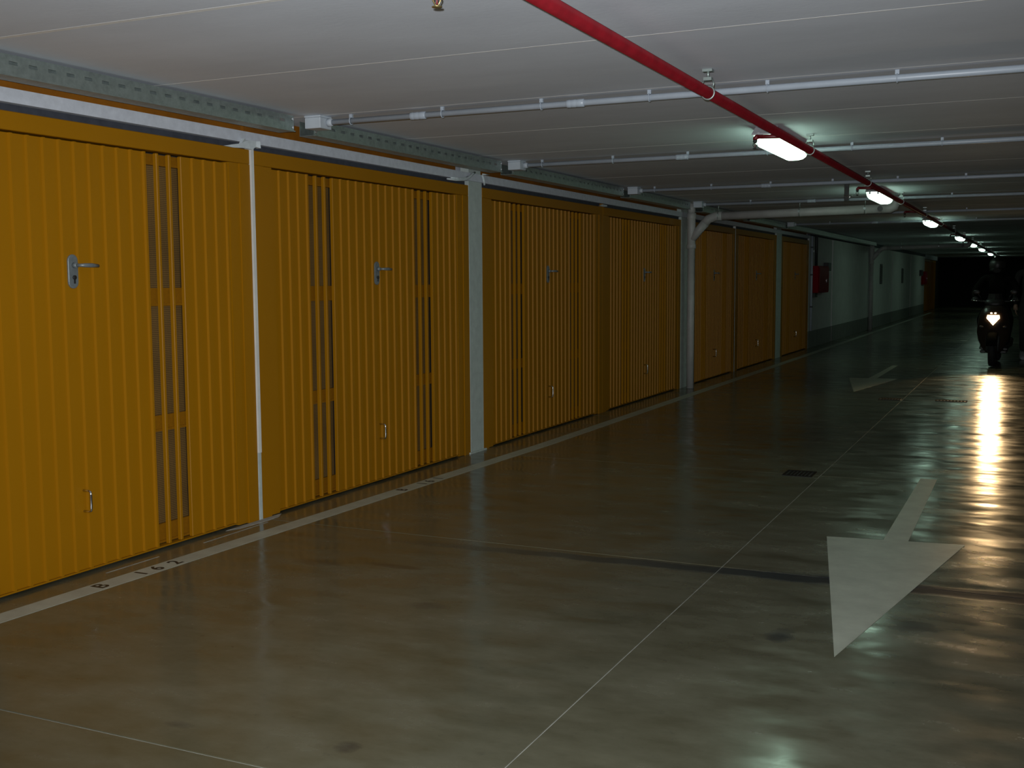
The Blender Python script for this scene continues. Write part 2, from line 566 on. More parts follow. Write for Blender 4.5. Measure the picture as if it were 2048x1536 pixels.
def garage_door(y0, y1, label, detailed=True, handles=True):
    W = y1 - y0
    t = thing('garage_door', label, 'garage door', (0, y0, 0), 0, 'yellow garage doors along the left wall')
    jw = 0.068 * W
    lw = W - 2 * jw
    w = lw / NS
    XL = -0.022
    zt, zb = 1.988, 0.020
    # frame: head, two outer jambs with a stepped inner jamb
    MB().box(-0.07, 0.0, 0, W, 1.996, DOOR_TOP, 0.003).build('head_rail', YELLOW, t)
    for s in (0, 1):
        m = MB()
        a, b_ = (0, jw * 0.5) if s == 0 else (W - jw * 0.5, W)
        m.box(-0.07, -0.001, a, b_, 0.0, 1.995)
        a, b_ = (jw * 0.5, jw - 0.004) if s == 0 else (W - jw + 0.004, W - jw * 0.5)
        m.box(-0.07, -0.008, a, b_, 0.004, 1.995)
        m.build('jamb', YELLOW, t)
    mid = NS // 2
    vents = [mid - 8, mid - 7, mid - 6, mid + 6, mid + 7, mid + 8]
    sm = slat_mesh(w, zb, zt)
    # dark interior close behind the leaf
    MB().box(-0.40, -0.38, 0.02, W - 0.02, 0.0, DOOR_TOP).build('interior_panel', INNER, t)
    # edge stiles of the leaf and bottom weather strip
    MB().box(XL - 0.03, XL + 0.0135, jw + 0.002, jw + lw - 0.002, zb - 0.007, zb - 0.0005).build('bottom_strip', YELLOW, t)
    if detailed:
        for k in range(NS):
            if k in vents:
                continue
            link('slat', sm, t, (XL, jw + k * w, 0))
    else:
        m = MB()
        for k in range(NS):
            if k in vents:
                continue
            ya = jw + k * w
            m.prism([(XL - 0.006, ya), (XL, ya), (XL, ya + w - 0.021), (XL + 0.012, ya + w - 0.0175), (XL + 0.012, ya + w - 0.0055),
                     (XL, ya + w - 0.002), (XL, ya + w), (XL - 0.006, ya + w)], 'z', zb, zt)
        m.build('ribbed_panel', YELLOW, t)
    for first in (mid - 8, mid + 6):
        ya = jw + first * w
        yb = ya + 3 * w
        for q in range(3):
            yr = ya + (q + 1) * w
            MB().box(XL - 0.012, XL + 0.012, yr - 0.021, yr - 0.002, zb, zt, 0.003).build('vent_bar', YELLOW, t)
        MB().box(XL - 0.034, XL - 0.032, ya + 0.001, yb - 0.001, 0.06, 1.97).build('vent_mesh', MESH, t)
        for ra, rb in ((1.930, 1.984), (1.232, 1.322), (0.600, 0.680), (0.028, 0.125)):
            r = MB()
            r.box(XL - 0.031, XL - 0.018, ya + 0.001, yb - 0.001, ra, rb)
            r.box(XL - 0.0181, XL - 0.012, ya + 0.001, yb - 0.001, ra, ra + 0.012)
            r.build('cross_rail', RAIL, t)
    if not handles:
        return t
    yc = jw + lw / 2 - 0.005
    # escutcheon plate with lever and key cylinder
    pl = MB()
    pl.loft([[(XL + 0.001, yc + p[0], 1.402 + p[1]) for p in rounded_plate(0.058, 0.155)],
             [(XL + 0.007, yc + p[0], 1.402 + p[1]) for p in rounded_plate(0.058, 0.155)],
             [(XL + 0.009, yc + p[0] * .9, 1.402 + p[1] * .96) for p in rounded_plate(0.058, 0.155)]])
    plate = pl.build('handle_plate', STEEL, t)
    lv = MB()
    lv.lathe([(0.013, 0), (0.013, 0.018), (0.009, 0.02)], 'x', 14, (XL + 0.009, yc + 0.004, 1.430))
    lv.tube([(XL + 0.02, yc + 0.004, 1.430), (XL + 0.05, yc + 0.006, 1.430), (XL + 0.058, yc + 0.02, 1.430),
             (XL + 0.058, yc + 0.06, 1.430), (XL + 0.054, yc + 0.105, 1.428)], [0.007, 0.008, 0.0095, 0.0105, 0.008], 10)
    lv.build('lever', STEEL, plate)
    MB().lathe([(0.010, 0), (0.010, 0.006), (0.008, 0.007)], 'x', 14, (XL + 0.009, yc + 0.003, 1.375)).box(
        XL + 0.009, XL + 0.013, yc - 0.001, yc + 0.007, 1.347, 1.370).build('key_cylinder', BLACK, plate)
    # chrome pull near the floor
    yp = yc + 0.012
    pts = [(XL, yp, 0.292)]
    pts += [(XL + 0.034, yp, 0.292), (XL + 0.043, yp, 0.298), (XL + 0.045, yp, 0.308), (XL + 0.045, yp, 0.374),
            (XL + 0.043, yp, 0.384), (XL + 0.034, yp, 0.390), (XL, yp, 0.390)]
    MB().tube(pts, 0.0062, 10).build('pull_handle', CHROME, t)
    return t


DOOR_LABELS = [
    'yellow ribbed garage door nearest the camera, cut off by the left picture edge, above number B 162',
    'second yellow garage door, between white joint strip and grey column, above number B 161',
    'third yellow ribbed garage door, directly right of the nearest grey concrete column',
    'fourth yellow garage door, directly left of the tall grey drainpipe with the bend',
    'fifth yellow garage door, directly right of the tall grey drainpipe with the bend',
    'sixth yellow garage door, last one left of the farther grey column in shadow',
    'seventh yellow garage door, beside the white wall with the red hose cabinet']
for k, (a, b_) in enumerate(BAYS):
    garage_door(a, b_, DOOR_LABELS[k], detailed=k < 4)
garage_door(*FARBAYS[0], 'far dim yellow garage door right after the end of the white wall', False, False)
garage_door(*FARBAYS[1], 'last dim yellow garage door next to the black far end', False, False)

# ------------------------------------------------------------------ sealing foam scraps above the joints
m = MB()
pts = [(0.012, 4.80, 2.074), (0.016, 4.88, 2.090), (0.02, 4.935, 2.100), (0.03, 4.955, 2.128), (0.02, 4.975, 2.118),
       (0.02, 5.00, 2.124), (0.022, 5.06, 2.124), (0.03, 5.085, 2.126), (0.03, 5.09, 2.088), (0.02, 5.06, 2.094),
       (0.02, 5.03, 2.076), (0.018, 4.96, 2.078), (0.014, 4.88, 2.072)]
m.loft([[(0.003, p[1], p[2]) for p in pts], [(p[0], p[1], p[2]) for p in pts]])
tag(m.build('sealing_foam', TAPE), 'torn pale sealing foam on top of the white strip between the two nearest doors', 'sealing foam',
    'pale foam scraps above the door joints')
m = MB()
m.tube([(0.010, 7.30, 2.096), (0.014, 7.42, 2.098), (0.02, 7.55, 2.108), (0.022, 7.62, 2.128), (0.022, 7.68, 2.160), (0.014, 7.74, 2.178)],
       [0.006, 0.009, 0.010, 0.010, 0.011, 0.007], 8)
m.tube([(0.010, 7.36, 2.110), (0.014, 7.48, 2.112), (0.016, 7.58, 2.122), (0.014, 7.62, 2.136)], [0.005, 0.008, 0.008, 0.006], 8)
tag(m.build('sealing_foam', TAPE), 'curled pale foam strip above the second door, left of the grey column top', 'sealing foam',
    'pale foam scraps above the door joints')
m = MB()
m.tube([(0.012, 7.87, 2.170), (0.016, 7.885, 2.14), (0.014, 7.905, 2.095)], [0.008, 0.010, 0.008], 8)
m.tube([(0.012, 7.88, 2.176), (0.012, 8.0, 2.182)], [0.006, 0.003], 8)
tag(m.build('sealing_foam', TAPE), 'short pale foam strip at the right side of the grey column top', 'sealing foam',
    'pale foam scraps above the door joints')
m = MB()
m.loft([[(0.003, p[0], p[1]) for p in ((10.45, 2.078), (10.55, 2.10), (10.66, 2.10), (10.67, 2.085), (10.58, 2.078))],
        [(0.018, p[0], p[1]) for p in ((10.45, 2.078), (10.55, 2.098), (10.66, 2.098), (10.67, 2.085), (10.58, 2.078))]])
tag(m.build('sealing_foam', TAPE), 'small pale foam scrap over the joint between third and fourth doors', 'sealing foam',
    'pale foam scraps above the door joints')

# ------------------------------------------------------------------ slotted steel trays along the wall top
TX, TT, TB = 0.22, ZC - 0.012, 2.174


def tray(y0, y1, label):
    t = thing('cable_tray', label, 'cable tray', (0, y0, 0), 0, 'slotted steel trays over the garage doors')
    L = y1 - y0
    m = MB()
    zs0, zs1 = TT - 0.040, TT - 0.026
    m.box(TX - 0.003, TX, 0, L, zs1, TT)
    m.box(TX - 0.003, TX, 0, L, TB, zs0)
    pitch = 0.098
    n = int((L - 0.06) / pitch)
    off = (L - n * pitch) / 2
    y = 0.0
    for k in range(n):
        ys = off + k * pitch + 0.025
        m.box(TX - 0.003, TX, y, ys, zs0, zs1)
        y = ys + 0.042
    m.box(TX - 0.003, TX, y, L, zs0, zs1)
    m.build('slotted_side', GALV, t)
    MB().box(TX - 0.10, TX - 0.003, 0, L, TB, TB + 0.003).box(TX - 0.10, TX - 0.097, 0, L, TB + 0.003, TT).build('tray_body', GALV, t)
    MB().box(TX, TX + 0.010, 0, L, TB - 0.002, TB + 0.004).build('bottom_lip', GALV, t)
    for yy in (0.4, L - 0.4):
        MB().tube([(TX - 0.05, yy, TB + 0.003), (TX - 0.05, yy, ZC)], 0.005, 8).build('hanger_rod', GALV, t)
    for yy in (0.015, L - 0.015):
        for zz in (TB + 0.02, TT - 0.018):
            MB().lathe([(0.007, 0), (0.007, 0.005)], 'x', 8, (TX, yy, zz)).build('bolt', CHROME, t)
    return t


PIPEY = [5.30, 7.95, 10.75, 13.12, 16.0, 18.7]
TR_LAB = ['slotted steel cable tray nearest the camera, above the first garage door',
          'slotted steel cable tray above the second garage door and grey column',
          'slotted steel cable tray above the third garage door',
          'slotted steel cable tray above the fourth garage door',
          'dim slotted cable tray above the fifth garage door, past the big drainpipe',
          'dim slotted cable tray above the sixth garage door',
          'farthest cable tray running above the red hose cabinet']
ys = [2.0] + PIPEY + [30.3]
for k in range(7):
    tray(ys[k] + (0.0, 0.03, 0.03, 0.03, 0.40, 0.03, 0.03)[k], ys[k + 1] - 0.16, TR_LAB[k])

# ------------------------------------------------------------------ white junction boxes and conduits across the ceiling
ORD = ['nearest', 'second', 'third', 'fourth', 'fifth', 'sixth']
for k, py in enumerate(PIPEY):
    t = thing('junction_box', '%s white junction box at the steel tray, counted from the camera' % ORD[k], 'junction box',
              (0.283, py - 0.02, ZC), 0, 'white junction boxes beside the trays')
    MB().box(-0.052, 0.052, -0.055, 0.055, -0.072, -0.012, 0.003).build('box_body', BOXWHITE, t)
    MB().box(-0.054, 0.054, -0.057, 0.057, -0.0118, -0.001, 0.002).build('box_lid', BOXWHITE, t)
    MB().lathe([(0.022, 0), (0.022, 0.02), (0.0185, 0.032)], 'x', 14, (0.0525, 0.02, -0.036)).build('gland', BOXWHITE, t)
    r = 0.0165
    zc = ZC - 0.036
    t = thing('conduit', '%s white conduit pipe crossing the ceiling, counted from the camera' % ORD[k], 'pipe',
              (0, py, 0), 0, 'white conduits across the ceiling')
    xe = XR - 0.01
    MB().tube([(0.369, 0, zc), (xe, 0, zc)], r, 16).build('pipe_run', WHITEPVC, t)
    for x in (0.92, 1.83) if k == 0 else (1.6,):
        MB().lathe([(0.0172, 0), (0.0205, 0.003), (0.0205, 0.02), (0.0190, 0.025), (0.0205, 0.03), (0.0205, 0.05), (0.0190, 0.055),
                    (0.0205, 0.06), (0.0205, 0.092), (0.0172, 0.095)], 'x', 16, (x - 0.05, 0, zc)).build('coupling', WHITEPVC, t)
    nclip = 10 if k < 3 else 5
    for q in range(nclip):
        x = 0.49 + 0.575 * q if k < 3 else 0.9 + 1.1 * q
        if x > xe - 0.1:
            break
        c = MB()
        c.box(x - 0.009, x + 0.009, -0.007, 0.007, zc + r, ZC)
        c.torus((x, 0, zc), r + 0.003, 0.0032, 'x', 16, 6)
        c.build('clip', WHITEPVC, t)

# ------------------------------------------------------------------ big grey drainpipes
def drainpipe(y, xend, zrun, label, r=0.05, rv=0.045, xv=0.115, hangers=(0.45, 1.42, 2.16)):
    t = thing('drainpipe', label, 'drainpipe', (0, y, 0), 0, 'grey drainpipes with a ceiling run')
    MB().tube([(xv, 0, 0.002), (xv, 0, 1.76)], rv, 18).build('downpipe', GREYPVC, t)
    y_ = MB()
    y_.lathe([(rv + 0.001, 0), (rv + 0.012, 0.004), (rv + 0.012, 0.05), (rv + 0.005, 0.06), (rv + 0.005, 0.36), (rv + 0.012, 0.37), (rv + 0.012, 0.43), (rv + 0.002, 0.435)],
             'z', 20, (xv, 0, 1.72))
    y_.tube([(xv, 0, 1.83), (xv + 0.10, 0, 1.95), (xv + 0.17, 0, 2.03)], [rv + 0.004, rv + 0.006, r + 0.006], 18)
    y_.build('branch_fitting', GREYPVC, t)
    MB().tube([(xv, 0, 2.15), (xv, 0, ZC - 0.001)], rv, 18).build('upper_stub', GREYPVC, t)
    el = MB()
    el.tube([(xv + 0.16, 0, 2.02), (xv + 0.21, 0, 2.075), (xv + 0.25, 0, zrun - 0.02), (xv + 0.30, 0, zrun), (xv + 0.38, 0, zrun)], r + 0.004, 18)
    el.build('elbow', GREYPVC, t)
    MB().tube([(xv + 0.36, 0, zrun), (xend - 0.07, 0, zrun + 0.03)], r, 18).build('ceiling_run', GREYPVC, t)
    e2 = MB()
    e2.tube([(xend - 0.12, 0, zrun + 0.028), (xend - 0.03, 0, zrun + 0.032), (xend + 0.012, 0, zrun + 0.05), (xend + 0.03, 0, zrun + 0.09),
             (xend + 0.03, 0, ZC - 0.001)], r + 0.005, 18)
    e2.build('end_elbow', GREYPVC, t)
    for hx in hangers:
        zz = zrun + 0.03 * hx / xend
        h = MB()
        h.tube([(hx, 0, zz + r), (hx, 0, ZC)], 0.006, 8)
        h.torus((hx, 0, zz), r + 0.004, 0.005, 'x', 20, 6)
        h.box(hx - 0.014, hx + 0.014, -r - 0.016, -r - 0.002, zz - 0.004, zz + 0.02)
        h.build('hanger', GALV, t)
    cap = MB().lathe([(0.030, 0), (0.030, 0.012), (0.022, 0.018), (0.010, 0.018)], 'y', 16, (xend - 0.13, -r - 0.018, zrun + 0.026))
    cap.build('inspection_cap', BLACK, t)
    return t


drainpipe(13.38, 2.46, 2.108, 'tall grey drainpipe between fourth and fifth doors, bending into a ceiling run')
drainpipe(30.45, 2.40, 2.12, 'farther dim drainpipe rising on the white wall with a ceiling run', r=0.052, rv=0.055, xv=0.07, hangers=(0.8, 1.7))

# ------------------------------------------------------------------ red sprinkler main with arms and heads
RX, RZ, RR = 2.615, 2.168, 0.0245
t = thing('sprinkler_main', 'long red sprinkler pipe running along the ceiling beside the lamps', 'pipe', (RX, 0, RZ))
MB().tube([(0, YBACK + 0.02, 0), (0, 20, 0), (0, 40, 0), (0, YEND - 0.02, 0)], RR, 18).build('main_pipe', RED, t)
ARMS = [2.83, 6.78, 11.05, 15.3, 19.6, 23.9, 28.2, 33.0, 38.0]
for y in ARMS:
    MB().tube([(-0.01, y, 0.024), (-0.15, y, 0.030), (-0.205, y, 0.032)], 0.0125, 12).build('branch_arm', RED, t)
for y in (4.90, 7.36, 10.1, 12.75, 15.6, 18.4, 21.4, 24.6, 28.0, 32.0, 36.0, 40.0, 45.0):
    h = MB()
    h.tube([(0, y, 0.064), (0, y, ZC - RZ - 0.002)], 0.006, 8)
    h.box(-0.018, 0.018, y - 0.014, y + 0.014, 0.052, 0.066)
    h.box(-0.022, 0.022, y - 0.018, y + 0.018, ZC - RZ - 0.012, ZC - RZ - 0.001)
    h.torus((0, y, 0), RR + 0.004, 0.0042, 'y', 22, 6)
    h.tube([(-0.022, y, 0.020), (-0.026, y, 0.040), (-0.018, y, 0.058)], 0.004, 6)
    h.tube([(0.022, y, 0.020), (0.026, y, 0.040), (0.018, y, 0.058)], 0.004, 6)
    h.build('pipe_hanger', GALV, t)
for k, y in enumerate(ARMS):
    hx, hz = -0.215, 0.032 if k else 0.020
    mat = BRASS if k == 0 else DARKIRON
    m = MB()
    m.lathe([(0.012, -0.018), (0.014, -0.022), (0.014, -0.030), (0.009, -0.033), (0.008, -0.038)], 'z', 12, (hx - 0.004, y, hz))
    m.tube([(hx - 0.014, y, hz - 0.036), (hx - 0.017, y, hz - 0.050), (hx - 0.010, y, hz - 0.062), (hx - 0.004, y, hz - 0.067)], 0.0025, 6)
    m.tube([(hx + 0.006, y, hz - 0.036), (hx + 0.009, y, hz - 0.050), (hx + 0.002, y, hz - 0.062), (hx - 0.004, y, hz - 0.067)], 0.0025, 6)
    s = m.build('sprinkler_head', mat, t)
    s['label'] = 'brass sprinkler head with open yoke' if k == 0 else 'dark sprinkler head with open yoke'
    MB().tube([(hx + 0.014, y, hz), (hx + 0.004, y, hz - 0.001), (hx - 0.003, y, hz - 0.008), (hx - 0.004, y, hz - 0.018)], 0.0145, 12).build('elbow', RED if k else BRASS, s)
    MB().tube([(hx - 0.004, y, hz - 0.038), (hx - 0.004, y, hz - 0.062)], 0.0022, 8).build('glass_bulb', RED, s)
    MB().lathe([(0.004, -0.066), (0.015, -0.068), (0.015, -0.070), (0.004, -0.072)], 'z', 14, (hx - 0.004, y, hz)).build('deflector', mat, s)

# dark hanging plate between first and second lamps
t = thing('hanging_bracket', 'narrow dark plate hanging from the ceiling, left of the second lamp', 'bracket', (2.29, 11.1, ZC))
MB().box(-0.022, 0.022, -0.006, 0.006, -0.185, -0.001, 0.002).build('plate', DARKIRON, t)
MB().box(-0.05, 0.05, -0.03, 0.03, -0.006, -0.0005).build('foot', DARKIRON, t)
MB().tube([(-0.02, -0.008, -0.128), (0.03, -0.008, -0.148), (0.046, -0.004, -0.144), (0.046, 0.0, -0.128)], 0.004, 8).build('clamp', CHROME, t)

# ------------------------------------------------------------------ ceiling lamps
LAMPX = 2.445
LY = [7.33, 12.35, 18.65, 26.2, 31.8, 37.2, 44.5, 52.0]
LP_LAB = ['nearest lit lamp, largest glowing one under the ceiling beside the red pipe',
          'second lit lamp along the red pipe, right of the dark hanging plate',
          'third lit ceiling lamp, first one beyond the end of the big drainpipe run',
          'fourth lit ceiling lamp counted from the camera',
          'fifth lit ceiling lamp counted from the camera',
          'sixth lit ceiling lamp counted from the camera, small in the distance',
          'seventh lit ceiling lamp, last but one toward the far end',
          'eighth and farthest lit ceiling lamp at the black far end']


def make_lamp():
    t = thing('ceiling_lamp', LP_LAB[0], 'lamp', (LAMPX, LY[0], ZC), 0, 'lit lamps in a row under the ceiling')
    hl, w = 0.50, 0.083
    m = MB()
    m.loft([[(sx * ww, sy * ll, z) for sx, sy in ((-1, -1), (1, -1), (1, 1), (-1, 1))] for z, ww, ll in
            ((-0.001, w * 0.80, hl - 0.035), (-0.030, w * 0.94, hl - 0.012), (-0.044, w, hl), (-0.052, w, hl))])
    m.build('housing', HOUSING, t)
    m = MB()
    rings = []
    for z, ww, ll in ((-0.0525, w * 0.93, hl - 0.008), (-0.072, w * 0.92, hl - 0.012), (-0.098, w * 0.84, hl - 0.03), (-0.116, w * 0.66, hl - 0.065), (-0.124, w * 0.42, hl - 0.10)):
        c = ww * 0.35
        rings.append([(-ww + c, -ll, z), (ww - c, -ll, z), (ww, -ll + c, z), (ww, ll - c, z), (ww - c, ll, z), (-ww + c, ll, z), (-ww, ll - c, z), (-ww, -ll + c, z)])
    m.loft(rings)
    m.build('lens', LENS, t)
    for y in (-0.30, 0.0, 0.30):
        for s in (-1, 1):
            MB().box(s * w - 0.004 if s > 0 else s * w - 0.003, s * w + 0.003 if s > 0 else s * w + 0.004, y - 0.010, y + 0.010, -0.075, -0.036).build('clip', HOUSING, t)
    for x in (-0.04, 0.04):
        MB().box(x - 0.008, x + 0.008, -hl - 0.003, -hl + 0.004, -0.076, -0.038).build('clip', HOUSING, t)
    return t


lamp0 = make_lamp()
for k, y in enumerate(LY):
    l = lamp0 if k == 0 else copy_tree(lamp0)
    l.location.y = y
    l['label'] = LP_LAB[k]

# ------------------------------------------------------------------ hose cabinet and fittings on the white wall
t = thing('hose_cabinet', 'red fire hose cabinet on the white wall beside the seventh door', 'cabinet', (0.002, 22.30, 1.065))
MB().box(0, 0.115, 0, 1.20, 0, 0.53, 0.008).build('cabinet_body', REDBOX, t)
d = MB().box(0.1155, 0.128, 0.05, 1.15, 0.03, 0.50, 0.004).build('cabinet_door', REDBOX, t)
MB().box(0.1285, 0.138, 0.86, 0.94, 0.20, 0.27, 0.003).build('latch', CHROME, d)
MB().box(0.0, 0.05, 0.03, 0.30, -0.085, -0.001, 0.004).build('foot_bracket', DARKIRON, t)
t = thing('siren_box', 'small dark box at the upper right corner of the near red cabinet', 'siren', (0.002, 23.55, 1.43))
MB().box(0, 0.10, 0, 0.34, 0.07, 0.24, 0.006).build('box', BLACK, t)
MB().lathe([(0.05, 0), (0.07, 0.03), (0.075, 0.05), (0.05, 0.055)], 'x', 16, (0.0, 0.18, 0.03)).build('horn', DARKIRON, t)
t = thing('riser_pipe', 'dark riser pipe from the ceiling down to the near red cabinet', 'pipe', (0.05, 22.40, 0))
MB().tube([(0, 0, 1.597), (0, 0, 2.15), (0.0, 0.02, 2.19), (0.0, 0.06, 2.205), (0.0, 1.5, 2.205), (0.0, 1.56, 2.21), (0.0, 1.58, 2.268)], 0.030, 12).build('pipe', DARKIRON, t)
MB().box(-0.048, -0.028, -0.05, 0.05, 1.86, 1.90).build('wall_clip', GALV, t)
t = thing('conduit', 'thin white vertical conduit on the wall left of the near red cabinet', 'pipe', (0.022, 22.10, 0))
MB().tube([(0, 0, 0.33), (0, 0, 2.165)], 0.02, 10).build('pipe_run', WHITEPVC, t)
for z in (0.8, 1.42, 1.95):
    MB().box(-0.0215, 0.024, -0.03, 0.03, z - 0.012, z + 0.012).build('clip', BLACK, t)


def wall_grille(y, z0, z1, label):
    t = thing('wall_grille', label, 'grille', (0.002, y, 0), 0, 'dark grilles on the white wall')
    MB().box(0, 0.02, 0, 0.42, z0, z0 + 0.03).box(0, 0.02, 0, 0.42, z1 - 0.03, z1).box(0, 0.02, 0, 0.03, z0 + 0.03, z1 - 0.03).box(
        0, 0.02, 0.39, 0.42, z0 + 0.03, z1 - 0.03).build('frame', DARKIRON, t)
    MB().box(0, 0.003, 0.03, 0.39, z0 + 0.03, z1 - 0.03).build('backing', BLACK, t)
    n = 7
    for k in range(n):
        z = z0 + 0.05 + (z1 - z0 - 0.1) * k / (n - 1)
        MB().loft([[(0.004, 0.031, z + 0.018), (0.016, 0.031, z - 0.012), (0.018, 0.031, z - 0.009), (0.006, 0.031, z + 0.021)],
                   [(0.004, 0.389, z + 0.018), (0.016, 0.389, z - 0.012), (0.018, 0.389, z - 0.009), (0.006, 0.389, z + 0.021)]]).build('louvre', DARKIRON, t)
    return t


wall_grille(32.75, 1.18, 1.74, 'dark upright grille on the white wall just past the far drainpipe')
wall_grille(38.35, 1.18, 1.66, 'second dark grille farther along the white wall')
t = thing('hose_cabinet', 'farther small dark red cabinet at the end of the white wall', 'cabinet', (0.002, 45.35, 1.09))
MB().box(0, 0.13, 0, 1.05, 0, 0.50, 0.008).build('cabinet_body', REDBOX, t)
d = MB().box(0.1305, 0.142, 0.05, 1.0, 0.03, 0.47, 0.004).build('cabinet_door', REDBOX, t)
MB().box(0.1425, 0.15, 0.78, 0.84, 0.2, 0.26).build('latch', CHROME, d)
t = thing('siren_box', 'small dark box left of the farther red cabinet', 'siren', (0.002, 44.5, 1.42))
MB().box(0, 0.10, 0, 0.5, 0, 0.22, 0.006).build('box', BLACK, t)
MB().box(0.10, 0.11, 0.1, 0.4, 0.04, 0.18).build('cover', DARKIRON, t)

# ------------------------------------------------------------------ floor markings
def line_x(y):
    if y < 8.3:
        return 0.212 + (y - 3.4) * (0.335 - 0.212) / 4.9
    return 0.335


t = thing('painted_line', 'long white painted line on the floor along the foot of the doors', 'floor marking', (0, 0, 0))
m = MB()
ysl = [-1.0, 1.0, 3.0, 5.0, 7.0, 8.3, 12, 20, 30, 46]
m.loft([[(line_x(y) - 0.056, y, 0.0002), (line_x(y) + 0.056, y, 0.0002), (line_x(y) + 0.056, y, 0.0012), (line_x(y) - 0.056, y, 0.0012)] for y in ysl])
m.build('stripe', PAINTED, t)


def letter(ch, y, size=0.104):
    cu = bpy.data.curves.new('letter_curve', 'FONT')
    cu.body = ch
    cu.size = size
    cu.align_x = 'CENTER'
    cu.align_y = 'CENTER'
    cu.extrude = 0.0003
    cu.offset = 0.0022
    tmp = bpy.data.objects.new('letter_tmp', cu)
    COL.objects.link(tmp)
    dg = bpy.context.evaluated_depsgraph_get()
    me = bpy.data.meshes.new_from_object(tmp.evaluated_get(dg))
    bpy.data.objects.remove(tmp)
    me.materials.clear()
    me.materials.append(LETTERING)
    o = link('letter', me, t)
    o.location = (line_x(y) + 0.002, y, 0.0016)
    o.rotation_euler = (0, 0, PI / 2)
    return o


for ch, y in (('B', 3.618), ('1', 3.862), ('6', 3.962), ('2', 4.082), ('B', 6.137), ('1', 6.384), ('6', 6.480), ('1', 6.60)):
    letter(ch, y)

m = MB()
m.prism([(0.065, 3.80), (0.073, 3.80), (0.078, 4.14), (0.070, 4.14)], 'z', 0.0002, 0.001)
m.prism([(0.078, 4.46), (0.086, 4.46), (0.082, 5.0), (0.074, 5.0)], 'z', 0.0002, 0.001)
tag(m.build('chalk_line', FLOORJOINT), 'thin broken pale line between the near doors and the white stripe', 'floor marking')
m = MB()
m.loft([[(0.008, 4.72, 0.0002), (0.045, 4.80, 0.0002), (0.06, 5.02, 0.0002), (0.05, 5.14, 0.0002), (0.008, 5.22, 0.0002)],
        [(0.008, 4.74, 0.003), (0.03, 4.82, 0.003), (0.045, 5.02, 0.004), (0.035, 5.12, 0.003), (0.008, 5.20, 0.003)]])
tag(m.build('mortar_patch', FLOORJOINT), 'small grey mortar patch at the foot of the white joint strip', 'mortar')


def arrow(tip, bl, br, s0, s1, e0, e1, label):
    m = MB()
    m.prism([tip, br, s1, e1, e0, s0, bl], 'z', 0.0002, 0.0012)
    return tag(m.build('floor_arrow', PAINTED), label, 'floor marking', 'white painted arrows on the floor')


arrow((3.345, 3.99), (3.005, 5.895), (3.675, 5.98), (3.285, 5.93), (3.405, 5.945), (3.295, 7.875), (3.400, 7.88),
      'large white painted arrow on the floor at lower right, pointing toward the camera')
arrow((2.035, 13.68), (1.70, 15.60), (2.335, 15.68), (1.955, 15.63), (2.06, 15.645), (1.995, 18.06), (2.075, 18.06),
      'smaller distant painted arrow on the floor left of the scooter')

# ------------------------------------------------------------------ drain covers let into the floor
def drain(x0, x1, y0, y1, label, n):
    t = thing('drain_cover', label, 'drain cover', (x0, y0, 0), 0, 'dark drain covers in the floor')
    W, D = x1 - x0, y1 - y0
    MB().box(0, W, 0, D, 0.0002, 0.0015).build('pit', BLACK, t)
    f = MB()
    f.box(0, W, 0, 0.015, 0.0016, 0.005).box(0, W, D - 0.015, D, 0.0016, 0.005).box(0, 0.015, 0.015, D - 0.015, 0.0016, 0.005).box(W - 0.015, W, 0.015, D - 0.015, 0.0016, 0.005)
    f.build('frame', CASTIRON, t)
    for k in range(n):
        x = 0.025 + (W - 0.05) * (k + 0.25) / n
        MB().box(x, x + (W - 0.05) / n * 0.5, 0.0155, D - 0.0155, 0.0016, 0.0046).build('bar', CASTIRON, t)
    return t


drain(2.415, 2.615, 7.64, 7.86, 'nearest dark drain cover, beside the thin floor joint', 6)
drain(2.41, 2.64, 12.89, 13.08, 'small dark drain cover ahead of the distant arrow', 6)
drain(3.00, 3.325, 12.96, 13.11, 'wide dark drain cover nearest to the headlight reflection', 8)


# ------------------------------------------------------------------ figures
def skin_body(name, joints, edges, mat, parent, sub=2, loc=(0, 0, 0)):
    """one continuous body surface grown from a skeleton"""
    names = list(joints)
    me = bpy.data.meshes.new(name)
    me.from_pydata([joints[n][0] for n in names], [(names.index(a), names.index(b_)) for a, b_ in edges], [])
    ob = bpy.data.objects.new(name, me)
    COL.objects.link(ob)
    sk = ob.modifiers.new('skin', 'SKIN')
    sk.use_smooth_shade = True
    lay = me.skin_vertices[0].data if me.skin_vertices else None
    if lay is None:
        bpy.context.view_layer.objects.active = ob
        bpy.ops.mesh.customdata_skin_add()
        lay = me.skin_vertices[0].data
    for i, n in enumerate(names):
        r = joints[n][1]
        lay[i].radius = r if isinstance(r, tuple) else (r, r)
        lay[i].use_root = (i == 0)
    sb = ob.modifiers.new('sub', 'SUBSURF')
    sb.levels = sb.render_levels = sub
    dg = bpy.context.evaluated_depsgraph_get()
    dg.update()
    fin = bpy.data.meshes.new_from_object(ob.evaluated_get(dg))
    bpy.data.objects.remove(ob)
    fin.materials.clear()
    fin.materials.append(mat)
    for p in fin.polygons:
        p.use_smooth = True
    return link(name, fin, parent, loc)


def ellipsoid(c, rx, ry, rz, nu=14, nv=10):
    m = MB()
    rings = []
    for i in range(nv + 1):
        a = -PI / 2 + PI * i / nv
        cr = max(math.cos(a), 0.02)
        rings.append([(c[0] + rx * cr * math.cos(2 * PI * k / nu), c[1] + ry * cr * math.sin(2 * PI * k / nu), c[2] + rz * math.sin(a)) for k in range(nu)])
    m.loft(rings, True, True)
    return m


